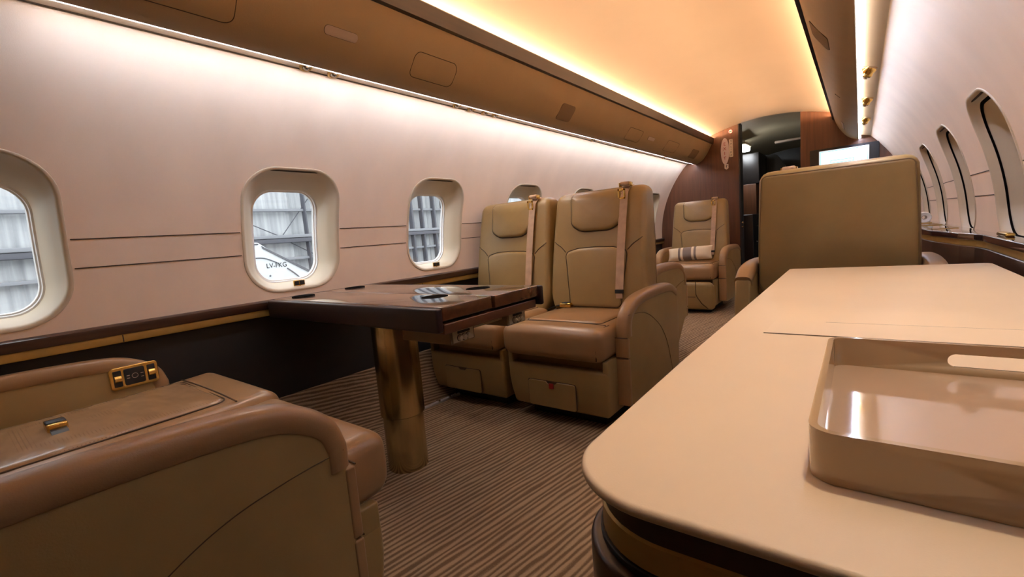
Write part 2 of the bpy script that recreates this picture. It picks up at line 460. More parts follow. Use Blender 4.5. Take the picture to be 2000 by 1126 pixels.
# unseen belly / crown of the hull, added so that no daylight leaks in
cr = MB()
pts = [cyl(0, radians(60) + (pi - 2 * radians(60)) * i / 24, 1.325, 1) for i in range(25)]
cr.rings([[(p[0], YA - .05, p[2]) for p in pts], [(p[0], 8.9, p[2]) for p in pts]], False)
pts = [cyl(0, radians(-38) + (-pi + 2 * radians(38)) * i / 24, 1.325, 1) for i in range(25)]
cr.rings([[(p[0], YA - .05, p[2]) for p in pts], [(p[0], 8.9, p[2]) for p in pts]], False)
struct(cr.build('trim_22', M['white']))
cr = MB()
for side in (-1, 1):
    pts = [cyl(0, radians(-38) + radians(98) * i / 20, 1.325, side) for i in range(21)]
    cr.rings([[(p[0], YF, p[2]) for p in pts], [(p[0], 8.9, p[2]) for p in pts]], False)
for yy in (YA - .05, 8.9):
    cr.add([cyl(yy, 2 * pi * i / 48, 1.325, 1) for i in range(48)], [tuple(range(48))])
struct(cr.build('trim_23', M['white']))  # unseen hull sides past the bulkhead and end caps, closed against daylight

# windows
def window(k, yc, side, ed0, ed1, hw):
    mb = MB(); n = NW
    def ring(du, hw_, hh_, cr_, r, tc): return [cyl(yc + du + u, tc + v / RW, r, side) for u, v in rr_radial(hw_, hh_, cr_, n)]
    cr_ = min(CR, hw * .65); g = hw / HW
    rs = [ring(0, hw + .007, HH + .007, cr_ + .007, RW + .002, TC), ring(0, hw + .005, HH + .005, cr_ + .005, RW - .003, TC), ring(0, hw + .001, HH + .001, cr_, RW - .004, TC),
          ring(0, hw - .006, HH - .006, cr_ - .004, RW - .001, TC), ring(0, hw - .010, HH - .010, cr_ - .006, RW + .010, TC)]
    for t in (.25, .5, .75, 1.0):
        e = t ** 1.0
        rs.append(ring(.012 * t, (hw - .012) + (.146 * g - hw + .012) * e, (HH - .012) + (.191 - HH + .012) * e, cr_ - .008 + (.085 * g - cr_ + .008) * e, RW + .012 + .085 * t ** 1.25, TC + radians(-1.95) * t))
    o = mb.rings(rs, True).build('window_%d' % k, M['frame'], angle=50)
    struct(o)
    r2 = MB(); tg = TC + radians(-1.95)
    r2.rings([ring(.012, .148 * g, .193, .086 * g, RW + .094, tg), ring(.012, .142 * g, .187, .082 * g, RW + .096, tg), ring(.012, .140 * g, .185, .08 * g, RW + .104, tg), ring(.012, .136 * g, .181, .078 * g, RW + .105, tg), ring(.012, .134 * g, .179, .076 * g, RW + .118, tg)], True)
    r2.build('inner_ring', M['white'] if side < 0 else M['black'], o)
    p = MB(); q = ring(.012, .140 * g, .185, .08 * g, RW + .112, tg); q2 = ring(.012, .140 * g, .185, .08 * g, RW + .108, tg)
    p.rings([q2, q], True, True, True).build('pane', M['glass'], o)
    if side > 0:
        tr_ = MB(); q_ = []
        for t in (.17, .19, .25, .27):
            pd = .0025 if .18 < t < .26 else -.002
            q_.append(ring(.012 * t, (hw - .012) + (.146 * g - hw + .012) * t - pd, (HH - .012) + (.191 - HH + .012) * t - pd, cr_ - .008 + (.085 * g - cr_ + .008) * t, RW + .012 + .085 * t ** 1.25, TC + radians(-1.95) * t))
        tr_.rings(q_, True).build('shade_track', M['recess'], o)
        sh = MB(); tq = TC + radians(-.5)
        q = ring(.010, hw - .058, HH - .062, cr_ - .045, RW + .080, tq); q0 = ring(.010, hw - .058, HH - .062, cr_ - .045, RW + .086, tq)
        sh.rings([q0, q], True, True, True).build('pulled_shade', M['shade'], o)
    # pull-down shade slot line at the top and the latch at the bottom
    s = MB()
    th = TC + (HH - .0125) / RW
    s.rings([[cyl(yc + du, th + a / RW, RW + b, side) for a, b in ((-.0022, .006), (.0022, .006), (.0022, .03), (-.0022, .03))] for du in (-.10 * g, .10 * g)], True, True, True)
    s.build('shade_slot', M['groove'], o)
    if side > 0: return o
    l = MB(); lt = MB()
    thb = TC - (HH - .020) / RW; c = Vector(cyl(yc + .012 * g, thb, RW + .016, side)); nx = -side; c.z += .005
    l.box(c.x - .003, c.x + .003, c.y - .026, c.y + .026, c.z - .012, c.z + .012, .002)
    l.box(c.x - .003, c.x + .003, c.y - .006, c.y + .006, c.z - .034, c.z - .010, .002)
    lo = l.build('shade_latch', M['goldb'], o)
    for d in (-.012, .012):
        MB().box(min(c.x + nx * .002, c.x + nx * .0055), max(c.x + nx * .002, c.x + nx * .0055), c.y + d - .0095, c.y + d + .0095, c.z - .0095, c.z + .0095, .001).build('latch_button', M['black'], lo)
    return o
k = 1
for side, ws in ((-1, LEFT_W), (1, RIGHT_W)):
    ed = edges(ws)
    for i, yc in enumerate(ws):
        hw = HW if min(yc - ed[i], ed[i + 1] - yc) > HW + .02 else min(yc - ed[i], ed[i + 1] - yc) - .02
        window(k, yc, side, ed[i], ed[i + 1], hw); k += 1

# lower side walls: dado and carpeted kick panel, ledges
def strip(name, prof, m, y0=YA, y1=YF, parent=None, thick=None, angle=35, ny=1):
    mb = MB()
    mb.rings([[(x, y0 + (y1 - y0) * j / ny, z) for x, z in prof] for j in range(ny + 1)], thick is not None, thick is not None, thick is not None)
    return mb.build(name, m, parent, angle)
MIR = lambda pr: [(2 * CX - x, z) for x, z in pr]
dado = [(-1.996, .66), (-1.992, .46), (-1.972, .262)]
kick = [(-1.972, .268), (-1.962, .264), (-1.95, .20), (-1.90, .05), (-1.86, 0.0)]
struct(strip('baseboard_left', dado, M['dado'])); struct(strip('baseboard_right', MIR(dado), M['dado']))
ko = struct(strip('baseboard_kick_left', kick, M['carpet'])); struct(strip('baseboard_kick_right', MIR(kick), M['carpet']))
lg = [(-1.995, .692), (-1.972, .692), (-1.962, .686), (-1.960, .668), (-1.966, .655), (-1.995, .655)]
t1 = struct(strip('trim_1', lg, M['walnut'], thick=1), 'dark wood ledge moulding under the left windows')
gl = [(-1.995, .655), (-1.973, .655), (-1.971, .652), (-1.971, .630), (-1.973, .627), (-1.995, .627)]
strip('gold_strip', gl, M['goldband'], parent=t1, thick=1)
gj = MB()
for y in (.37, 1.70, 3.0): gj.box(-1.9716, -1.9700, y - .0015, y + .0015, .629, .653, .0004)
gj.build('strip_joint', M['black'], t1)

# floor
f = MB(); f.add([(-1.87, YA, 0), (.29, YA, 0), (.29, YF, 0), (-1.87, YF, 0)], [(0, 1, 2, 3)])
struct(f.build('floor', M['carpet']))

# ceiling arch
def cz(x): return 1.935 - .30 * (x - CX) ** 2
ce = MB(); xs = [CX - .70 + 1.40 * i / 40 for i in range(41)]
ce.rings([[(x, YA, cz(x)) for x in xs], [(x, YF, cz(x)) for x in xs]], False)
struct(ce.build('ceiling', M['ceil'], angle=60))

# overhead side panels, trims, cove slots and light strips
PL = [(-1.366, 1.742), (-1.395, 1.69), (-1.43, 1.63), (-1.475, 1.576), (-1.52, 1.548), (-1.559, 1.537)]
PR = [(-.214, 1.772), (-.196, 1.72), (-.162, 1.655), (-.115, 1.592), (-.065, 1.555), (-.021, 1.538)]
def curve2(pr, n=6): return [(p[0], p[1]) for p in smoothpath([(a, b, 0) for a, b in pr], n)]
PLs, PRs = curve2(PL), curve2(PR)
def panel(side, prof, name, label):
    mx = (lambda x: x) if side < 0 else (lambda x: 2 * CX - x)
    lip = [(mx(-1.562), prof[-1][1] + .002), (mx(-1.562), prof[-1][1] + .035), (mx(-1.548), prof[-1][1] + .035)]
    o = struct(strip(name, prof + lip, M['panel'], angle=50), label)
    return o
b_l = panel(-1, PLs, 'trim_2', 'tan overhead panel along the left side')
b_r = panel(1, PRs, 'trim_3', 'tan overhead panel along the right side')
# dark wood rails
railL = [(-1.366, 1.738), (-1.352, 1.742), (-1.343, 1.800), (-1.346, 1.806), (-1.352, 1.806), (-1.362, 1.792), (-1.366, 1.785), (-1.45, 1.785), (-1.45, 1.738)]
zr = .025
railR = [(2 * CX - x, z + (zr if z < 1.75 else 0)) for x, z in railL]
M['rail'] = wood('dark_rail_wood', (.014, .006, .004), (.028, .012, .007), .35, .3)
tl = struct(strip('trim_4', railL, M['rail'], thick=1), 'dark wood rail edging the ceiling on the left')
tr = struct(strip('trim_5', railR, M['rail'], thick=1), 'dark wood rail edging the ceiling on the right')
# warm strips lying just behind the rails
def ledstrip(parent, prof, m, y0=.22, y1=YF - .03): return strip('light_strip', prof, m, y0, y1, parent, thick=1)
wl = [(-1.438, 1.790), (-1.422, 1.790), (-1.422, 1.806), (-1.438, 1.806)]
ledstrip(tl, wl, M['warm']); ledstrip(tr, MIR(wl), M['warm'])
# closing webs behind rails
strip('closing_web', [(-1.45, 1.74), (-1.47, 1.79), (-1.492, 1.80)], M['ceil'], parent=tl)
strip('closing_web', MIR([(-1.45, 1.74), (-1.47, 1.79), (-1.492, 1.80)]), M['ceil'], parent=tr)
# cove slots over the windows
slotL = [(-1.548, 1.584), (-1.575, 1.582), (-1.61, 1.571), (-1.656, 1.557)]
sl = struct(strip('trim_6', slotL, M['slot'], angle=60), 'pale light cove above the left windows')
sr = struct(strip('trim_7', MIR(slotL), M['slot'], angle=60), 'pale light cove above the right windows')
cl = [(-1.5635, 1.541), (-1.566, 1.541), (-1.566, 1.5525), (-1.5635, 1.5525)]
cu_ = [(-1.564, 1.5575), (-1.571, 1.5575), (-1.571, 1.5585), (-1.564, 1.5585)]
ch = [(-1.5622, 1.5535), (-1.5805, 1.5433), (-1.5805, 1.5443), (-1.572, 1.5565), (-1.5622, 1.5565)]  # unseen shield added to keep direct strip light off the upper wall
strip('light_shield', ch, M['slot'], parent=sl, thick=1); strip('light_shield', MIR(ch), M['slot'], parent=sr, thick=1)
ledstrip(sl, cl, M['cool']); ledstrip(sr, MIR(cl), M['coolr']); ledstrip(sl, cu_, M['coolup']); ledstrip(sr, MIR(cu_), M['coolupr'])
bl = [(-1.6575, 1.5575), (-1.6545, 1.5535), (-1.6515, 1.5565), (-1.6545, 1.5605)]
strip('joint_line', bl, M['groove'], YA, 5.70, sl, thick=1)

# details on the overhead panels
def prof_at(pr, t):  # t in control-point units
    n = 6; f = t * n; i = int(min(max(f, 0), len(pr) - 1.001)); u = f - i
    return (pr[i][0] + (pr[i + 1][0] - pr[i][0]) * u, pr[i][1] + (pr[i + 1][1] - pr[i][1]) * u)
def onpanel(pr, side):
    def fn(y, t, h):
        x, z = prof_at(pr, t); a = prof_at(pr, max(0, t - .15)); b = prof_at(pr, min(4.99, t + .15))
        tx, tz = b[0] - a[0], b[1] - a[1]; L = sqrt(tx * tx + tz * tz)
        nx, nz = (-tz / L, tx / L)
        if nz > 0: nx, nz = -nx, -nz
        return (x + nx * h, y, z + nz * h)
    return fn
def access(name, pr, side, y0, y1, t0, t1, m, ry, parent, line=True, h=.0022):
    fn = onpanel(pr, side)
    # outline rounded in a metric where one t unit ~ .065 m
    k = .065; out = rrect(y0, y1, t0 * k, t1 * k, ry, 6)
    big = []
    for (u, v), (u2, v2) in zip(out, out[1:] + out[:1]):
        nseg = max(1, int(math.dist((u, v), (u2, v2)) / .03))
        for q in range(nseg): big.append((u + (u2 - u) * q / nseg, v + (v2 - v) * q / nseg))
    f2 = lambda u, v, hh: fn(u, v / k, hh)
    if line:
        MB().tube([f2(u, v, .0) for u, v in big], .0014, 6, True).build('panel_gap', M['groove'], parent)
        return
    mb = MB(); n = len(big)
    rs = [[f2(u, v, -.002) for u, v in big], [f2(u, v, h) for u, v in big], [f2(u, v, h) for u, v in inset(big, .004)]]
    cx = sum(p[0] for p in big) / n; cy = sum(p[1] for p in big) / n
    for s_ in (.85, .7, .55, .4, .28, .16, .06): rs.append([f2(cx + (u - cx) * s_, cy + (v - cy) * s_, h) for u, v in big])
    mb.rings(rs, True, False, True).build(name, m, parent)
    MB().tube([f2(u, v, .0) for u, v in big], .0012, 6, True).build('panel_gap', M['groove'], parent)
L6 = PLs
access('access_panel', L6, -1, .10, .655, 1.1, 3.25, M['panel'], .03, b_l)
access('light_lens', L6, -1, .928, 1.055, 1.93, 2.35, M['lens'], .013, b_l, False)
access('access_panel', L6, -1, 1.318, 1.560, 1.70, 3.22, M['panel'], .03, b_l)
access('speaker_grille', L6, -1, 2.462, 2.622, 1.75, 3.22, M['grille'], .02, b_l, False)
access('access_panel', L6, -1, 3.48, 3.76, 1.80, 3.30, M['panel'], .025, b_l)
access('light_lens', L6, -1, 3.90, 4.05, 2.10, 2.5, M['lens'], .012, b_l, False)
access('access_panel', L6, -1, 4.37, 4.70, 1.75, 3.30, M['panel'], .025, b_l)
access('speaker_grille', L6, -1, 5.16, 5.40, 1.80, 3.25, M['grille'], .02, b_l, False)
access('light_lens', PRs, 1, 2.42, 2.62, 1.55, 3.0, M['grille'], .02, b_r, False)
access('access_panel', PRs, 1, 3.70, 3.715, 2.6, 3.1, M['panel'], .003, b_r)
access('light_lens', PRs, 1, 4.9, 5.3, 2.6, 2.9, M['lens'], .006, b_r, False)

# cove spot lights / gaspers
def eyeball(y, kind, label, group):
    x, z = (-1.634, 1.5610) if kind == 'L' else (2 * CX + 1.612, 1.5680)
    o = empty('reading_spot', (x, y, z), 0, label, 'spotlight', group)
    sgn = 1 if kind == 'L' else -1
    tilt = sgn * radians(18)
    ring = MB().lathe([(.020, .004), (.024, .002), (.024, -.004), (.018, -.007), (.015, -.004)], (0, 0, 0), 'z', 24, False, False).build('ring', M['gold'] if kind == 'L' else M['chrome'], o, rot=(0, -tilt, 0))
    if kind == 'L':
        MB().lathe([(.0001, -.012), (.008, -.011), (.013, -.006), (.015, 0)], (0, 0, 0), 'z', 20, False, False).build('ball', M['chrome'], o, rot=(0, -tilt, 0))
    else:
        MB().lathe([(.024, .004), (.023, -.010), (.017, -.018), (.016, -.030), (.011, -.034)], (0, 0, 0), 'z', 24, False, False).build('barrel', M['goldb'], o, rot=(radians(12), -tilt, 0))
        MB().lathe([(.0001, -.040), (.009, -.040), (.011, -.034), (.011, -.026)], (0, 0, 0), 'z', 20, False, False).build('nozzle', M['chrome'], o, rot=(radians(12), -tilt, 0))
    return o
gL = 'eyeball spots in the left light cove'
for y, lab in ((.96, 'small eyeball spot in the left cove, nearest one, above the window behind the table'),
               (1.072, 'small eyeball spot in the left cove, second from the viewer, beside the nearest one'),
               (1.76, 'first small eyeball spot of the cluster above the window past the table'),
               (1.869, 'second small eyeball spot of the cluster above the window past the table'),
               (1.981, 'third small eyeball spot of the cluster above the window past the table'),
               (2.069, 'last small eyeball spot of the cluster above the window past the table'),
               (3.263, 'small eyeball spot in the left cove above the paired seat backs'),
               (4.098, 'small eyeball spot in the left cove, second before the wooden bulkhead'),
               (4.859, 'small eyeball spot in the left cove, nearest the wooden bulkhead')):
    eyeball(y, 'L', lab, gL)
gR = 'gold air nozzles in the right light cove'
for y, lab in ((3.015, 'gold and chrome air nozzle in the right cove, nearest of the three'),
               (3.81, 'gold and chrome air nozzle in the right cove, middle of the three'),
               (4.635, 'gold and chrome air nozzle in the right cove, nearest the television')):
    o = eyeball(y, 'R', lab, gR); o.name = 'air_nozzle'; o.scale = (1.3, 1.3, 1.3)

# aft bulkhead (behind the viewer)
def section(n=60):
    return [cyl(0, 2 * pi * i / n, 1.322, 1) for i in range(n)]
wb = MB(); sc = section(); wb.add([(p[0], YA - .01, p[2]) for p in sc], [tuple(range(len(sc)))])
struct(wb.build('wall_back', M['bulk']))

# forward bulkheads: two wooden walls either side of the doorway (wall + thickness)
DL, DR = -1.087, -.500
def bulkhead(name, xa, xb, side):
    n = 30; out = []
    if side < 0:
        a0 = [(x, cz(x) + .06) for x in (xb, (xb + xa) / 2)]
        lim = lambda x, z: True
    pts = []
    # outline from doorway edge up, along crown, down along the hull, to the floor
    xd = xb if side < 0 else xa
    top = sqrt(1.30 ** 2 - (xd - CX) ** 2) + CZ
    a_start = atan2(top - CZ, side * (xd - CX))
    a_end = math.asin((0 - CZ) / 1.30)
    pts = [(xd, -.0), (xd, top)]
    for i in range(1, n + 1):
        a = a_start + (a_end - a_start) * i / n
        pts.append((CX + side * 1.30 * cos(a), CZ + 1.30 * sin(a)))
    mb = MB(); 
    mb.rings([[(x, YF, z) for x, z in pts], [(x, YF + .14, z) for x, z in pts]], True, True, True)
    return struct(mb.build(name, M['bulk'], angle=30))
wfl = bulkhead('wall_front_left', -1.99, DL, -1)
wfr = bulkhead('wall_front_right', DR, .5, 1)
de = MB(); de.box(DL - .004, DL + .012, YF - .006, YF + .15, 0, 1.92, .003)
struct(de.build('trim_8', M['black']), 'black edging on the left side of the doorway')
hd = MB()
for z in (.815, .765): hd.cyl((DL + .012, YF + .02, z), (DL + .03, YF + .02, z), .012, n=12)
hd.build('door_stud', M['chrome'], bpy.data.objects['trim_8'])

# ------------------------------------------------------------------ galley seen through the doorway
g = MB(); 
g.add([(-1.5, YF + .14, .0), (.2, YF + .14, 0), (.2, 8.8, 0), (-1.5, 8.8, 0)], [(0, 1, 2, 3)])
struct(g.build('floor_galley', M['gal_dark']))
g = MB(); xs = [-1.5 + 1.65 * i / 24 for i in range(25)]
def gz(x): return 1.95 - .28 * (x + .79) ** 2
g.rings([[(x, YF + .10, gz(x) + .05) for x in xs], [(x, 7.2, gz(x)) for x in xs], [(x, 8.8, gz(x) - .05) for x in xs]], False)
struct(g.build('ceiling_galley', M['gal_grey'], angle=60))
g = MB(); g.add([(-2, 8.7, 0), (.5, 8.7, 0), (.5, 8.7, 2), (-2, 8.7, 2)], [(0, 1, 2, 3)]); struct(g.build('wall_galley_back', M['gal_dark']))
cab = empty('galley_cabinet', (-1.30, 6.9, 0), 0, 'dark galley cabinet with a lit wooden upper panel beyond the doorway', 'cabinet')
MB().box(-.20, .24, -.55, .80, 0, .90, .01).build('lower_body', M['gal_dark'], cab)
MB().box(-.2, .16, .20, .80, .90, 1.32, .006).build('wood_panel', M['bulk'], cab)
MB().box(-.2, .20, .20, .80, 1.32, 1.74, .012).build('upper_body', M['gal_dark'], cab)
MB().box(-.2, -.02, -.62, .15, .91, 1.70, .012).build('side_tower', M['gal_dark'], cab)
for x, y, z in ((.246, -.3, .75), (.246, .0, .62), (.246, -.35, .55), (.246, -.1, .35)): MB().soft(x, y, z, .008, .008, .008, .007, 0, 3, 1).build('knob', M['chrome'], cab)
pt = MB()
arch = fillet([(-1.22, 0.02), (-.86, 0.02), (-.86, 1.56), (-.97, 1.74), (-1.22, 1.77)], [0, 0, .1, .08, 0], 6)
pt.prism(arch, lambda u, v, h: (u, 7.75 + h, v), 0, .04, .004)
tag(pt.build('galley_partition', M['gal_dark']), 'black arched partition panel at the far end of the galley', 'partition')
lamp = empty('dome_lamp', (-1.29, 6.72, 1.80), 0, 'bright white oval dome lamp on the galley ceiling', 'lamp')
MB().soft(0, 0, -.034, .12, .19, .030, .028, 0, 5, 3).build('diffuser', emis('lamp_white', (.92, .96, 1.0), 24.0), lamp)
MB().soft(0, 0, .010, .135, .205, .02, .018, 0, 3, 2).build('rim', M['gal_grey'], lamp)
cl2 = MB(); cl2.box(-.90, -.60, 7.0, 7.08, 1.80, 1.83, .01)
tag(cl2.build('ceiling_lens', M['lens']), 'pale unlit ceiling lens across the galley ceiling', 'ceiling light')

# ------------------------------------------------------------------ signs on the left bulkhead
YS = YF - .001
RX = Matrix.Rotation(pi / 2, 4, 'X')
def T(x, y, z): return Matrix.Translation((x, y, z))
ex = empty('exit_sign', (-1.229, YS, 1.635), 0, 'tall oval EXIT sign with red letters on the wooden bulkhead', 'sign')
ov = [(.044 * cos(2 * pi * i / 40), .148 * sin(2 * pi * i / 40)) for i in range(40)]
MB().prism(ov, lambda u, v, h: (u, -h, v), 0, .006, .002).build('plate', M['signpink'], ex)
for i, c in enumerate('EXIT'):
    text(c, .048, M['redtext'], ex, T(-.002, -.0066, .078 - .052 * i) @ RX, 'letter')
sa = empty('salida_sign', (-1.164, YS, 1.66), 0, 'narrow upright SALIDA sign beside the oval exit sign', 'sign')
MB().prism(rrect(-.020, .020, -.098, .098, .006), lambda u, v, h: (u, -h, v), 0, .004, .001).build('plate', M['signcream'], sa)
for i, c in enumerate('SALIDA'):
    text(c, .026, M['blacktext'], sa, T(0, -.0046, .078 - .0312 * i) @ RX, 'letter')
ns = empty('no_smoking_sign', (-1.167, YS, 1.842), 0, 'small round no smoking sticker above the exit sign', 'sign')
MB().lathe([(.0001, -.003), (.022, -.003), (.023, 0)], (0, 0, 0), 'y', 28, False, False).build('disc', M['white'], ns)
rg = MB(); rg.lathe([(.0235, -.0035), (.0195, -.0035), (.0195, -.003), (.0235, -.001)], (0, 0, 0), 'y', 28, False, False)
rg.build('red_ring', M['redtext'], ns)
cg = MB(); cg.prism([(-.016, -.003), (.014, -.003), (.014, .003), (-.016, .003)], lambda u, v, h: (u, -.003 - h, v), 0, .001, .0002)
cg.prism([(-.013, -.010), (-.010, -.013), (.013, .010), (.010, .013)], lambda u, v, h: (u, -.0042 - h, v), 0, .0008, .0002)
cg.build('cigarette_symbol', M['blacktext'], ns)
ar = empty('arrow_sign', (-1.217, YS, 1.462), 0, 'small pentagonal arrow plate under the oval exit sign', 'sign')
MB().prism([(-.021, .027), (-.021, -.018), (0, -.036), (.021, -.018), (.021, .027)][::-1], lambda u, v, h: (u, -h, v), 0, .004, .001).build('plate', M['signcream'], ar)
MB().prism([(-.004, .016), (-.004, -.012), (.004, -.012), (.004, .010), (.013, .010), (.013, .016)], lambda u, v, h: (u, -.0042 - h, v), 0, .0008, .0002).build('arrow_symbol', M['blacktext'], ar)
MB().prism([(-.006, -.024), (0, -.031), (.006, -.024)], lambda u, v, h: (u, -.0042 - h, v), 0, .0008, .0002).build('arrow_tip', M['redtext'], ar)

# television on the right bulkhead
tv = empty('television', (-.1375, YF - .001, 1.33), 0, 'lit television screen with black bezel on the wooden bulkhead', 'television')
MB().box(-.279, .279, -.03, 0, -.165, .165, .004).build('bezel', M['black'], tv)
MB().prism(rrect(-.20, .20, -.135, .142, .002, 2), lambda u, v, h: (u, -.03 - h, v), 0, .0015, .0004).build('screen', emis('screen_glow', (.86, .93, 1.0), .66), tv)
ln = MB()
def frame2d(mb, x0, x1, z0, z1, w, h):
    for a in ((x0, x1, z1 - w, z1), (x0, x1, z0, z0 + w), (x0, x0 + w, z0, z1), (x1 - w, x1, z0, z1)):
        mb.box(a[0], a[1], -.0335 - h, -.0315, a[2], a[3], .0003)
frame2d(ln, -.192, .192, -.120, .134, .004, .0005)
frame2d(ln, -.105, .085, .012, .040, .004, .0005)
ln.build('screen_graphics', emis('screen_cyan', (.10, .55, .52), .8), tv)

# ------------------------------------------------------------------ seats
def seat(name, loc, rz, label, group, arms=(1,), arm_h=0.0, door=True, redtag=False, legrest=False, perf=False, controls=None, belt=True, lap=-.05, recline=.17, lm='leather', dep=0.0, athk=.062, aend=0.0, abot=0.0, bh=1.0, ain=.275):
    o = empty('cabin_seat', loc, rz, label, 'seat', group)
    LE, L2 = M[lm], M['leather2']
    # plinth and base
    MB().box(-.20, .20, .10, .56, 0, .07, .006).build('plinth', M['black'], o)
    b = MB()
    def tap(p):
        k = 1 - .05 * max(0, (-p[2]) / .105); p[0] *= k; p[1] += .02 * max(0, -p[2] / .105) if p[1] < 0 else 0; return p
    b.soft(0, .30, .170, .265, .30, .105, .016, 0, 3, 3, tap)
    for s in (-1, 1): b.box(s * .252 - .013, s * .252 + .013, .006, .58, .26, .322, .005)
    b.box(-.25, .25, .05, .58, .25, .318, .004)
    base = b.build('base', LE, o)
    if legrest:
        lr = MB(); fn = lambda u, v, h: (u, -.035 - h + .05 * (1 - (v - .03) / .28) ** 2, v)
        lr.pad(rrect(-.26, .26, .035, .305, .05, 6), fn, .03, 0, .03)
        lo = lr.build('legrest', LE, o)
        sm = MB(); sm.tube([fn(.105, .31 - i * .03, .034) for i in range(5)] + [fn(.115, .16, .034), fn(.15, .10, .034), fn(.20, .05, .03)], .0035, 6)
        sm.tube([fn(-.2 + .06 * i, .165, .036) for i in range(6)], .0035, 6)
        sm.build('seam', M['seam'], lo)
    elif door:
        d = MB(); d.prism(rrect(-.150, .110, .078, .206, .012), lambda u, v, h: (u, .003 - h, v), 0, .004, .001).build('door_gap', M['seam'], o)
        out = fillet([(-.146, .081), (.106, .081), (.106, .203), (.012, .203), (.002, .192), (-.038, .192), (-.048, .203), (-.146, .203)], [.01, .01, .012, .003, .003, .003, .003, .012], 4)
        dd = MB().prism(out, lambda u, v, h: (u, .001 - h, v), 0, .007, .002).build('storage_door', LE, o)
        if redtag:
            MB().box(-.028, -.004, -.012, -.004, .172, .197, .003).build('pull_tag', M['red'], dd)
    # seat cushion
    c = MB()
    def cf(p):
        x, y, z = p
        if y < 0: p[1] += .010 * (z / .07) ** 2          # rounded nose
        p[2] += .010 * max(0, -y / .25) ** 2 if z > 0 else 0  # raised front bolster
        return p
    c.soft(0, .215 + dep / 2, .388, .262, .262 + dep / 2, .070, .042, .012, 5, 8, cf)
    cu = c.build('seat_cushion', L2, o)
    fnc = lambda u, v, h: (u, v, .4575 + .012 * max(0, 1 - (u / .262) ** 2) * max(0, 1 - ((v - .215 - dep / 2) / (.262 + dep / 2)) ** 2) + .010 * max(0, (.215 + dep / 2 - v) / .25) ** 2 + h)
    pout = rrect(-.20, .20, .085, .455 + dep, .03, 6)
    pdm = MB().pad(pout, fnc, .013, -.004, .020).build('seat_panel', M['perf'] if perf else L2, o)
    sm = MB(); sm.tube([fnc(u, v, .001) for u, v in [(-.232 + .464 * i / 12, .074) for i in range(13)]], .0028, 6)
    sm.tube([fnc(u, v, .0015) for u, v in pout], .0024, 6, True)
    sm.build('seam', M['seam'], cu)
    for s in (-1, 1):
        pp = MB(); pp.tube(smoothpath([(s * .235, -.036, .335), (s * .237, -.040, .388), (s * .236, -.024, .436), (s * .234, .02, .4575), (s * .234, .10, .4585)], 5), .0028, 6)
        pp.build('piping', M['seam'], cu)
    # backrest
    def bp(x, s, d):  # s height above .43, d forward (towards -y)
        y = .425 + dep + s * recline
        return (x, y - d * .986, .43 + s * bh)
    def hw(s):
        if s < .10: return .252 + .024 * max(0, (s - .03) / .07) ** .7 if s > .03 else .252
        return .276 - .020 * ((s - .10) / .55) ** 1.3
    def th(s): return .165 - .035 * (s / .65)
    def hump(s): return .012 * sin(pi * min(1, max(0, s / .65)))
    rs = []; Smax = .652
    ss = [0, .01, .03, .045, .06, .08, .11, .15, .20, .26, .32, .38, .44, .50, .55, .59, .615, .632, .643, .650, .652]
    for s in ss:
        w, t = hw(s), th(s); e = 0
        if s > .60:
            q = min(1, max(0, (s - .606) / .046)); e = 1 - sqrt(max(0, 1 - q * q))
        elif s < .03:
            q = 1 - s / .03; e = (1 - sqrt(max(0, 1 - q * q))) * .5
        w2 = w - .036 * e; in_d = .036 * e
        out = rrect(-w2, w2, -t + in_d, hump(s) - in_d, min(.030, (t + hump(s) - 2 * in_d) * .48), 6)
        rs.append([bp(x, s, d) for x, d in out])
    bk = MB().rings(rs, True, True, True).build('backrest', LE, o, angle=60)
    fb = lambda u, v, h: bp(u, v - .43, hump(v - .43) + h)
    fbh = lambda u, v, h: bp(u, v - .43, hump(v - .43) + h - .036 * min(1, max(0, (v - 1.036) / .046)) ** 2)
    # headrest flap and lumbar panel
    ho = fillet([(-.158, 1.078), (-.146, .905), (-.085, .868), (.085, .868), (.146, .905), (.158, 1.078)], [.03, .05, .10, .10, .05, .03], 7)
    hd_ = MB().pad(ho, fbh, .026, -.004, .018).build('headrest', LE, o, angle=60)
    lo_ = fillet([(-.145, .475), (.145, .475), (.178, .765), (.10, .783), (0, .787), (-.10, .783), (-.178, .765)], [.03, .03, .03, .05, .2, .05, .03], 6)
    lp = MB().pad(lo_, fb, .014, -.003, .016).build('lumbar_panel', LE, o, angle=60)
    sm = MB()
    sm.tube([fbh(u, v, .003) for u, v in ho], .0026, 6, True); sm.tube([fb(u, v, .0005) for u, v in lo_], .0026, 6, True)
    for s in (-1, 1):
        sm.tube([fb(p[0], p[1], .0012 - .010 * max(0, (abs(p[0]) - .235) / .03)) for p in smoothpath([(s * .178, .765, 0), (s * .205, .792, 0), (s * .235, .812, 0), (s * .252, .824, 0)], 6)], .0022, 6)
    sm.build('seam', M['seam'], bk)
    # rear panel with piping
    ro = fillet([(-.225, .49), (.225, .49), (.266, .58), (.260, .80), (.243, 1.062), (-.243, 1.062), (-.260, .80), (-.266, .58)], [.03, .03, .04, .1, .022, .022, .1, .04], 6)
    fr = lambda u, v, h: bp(u, v - .43, -th(v - .43) - h)
    rp_ = MB().pad([(u, v) for u, v in ro][::-1], fr, .007, 0, .01).build('back_panel', LE, o, angle=60)
    MB().tube([fr(u, v, .002) for u, v in ro], .003, 6, True).build('piping', M['leatherd'], rp_)
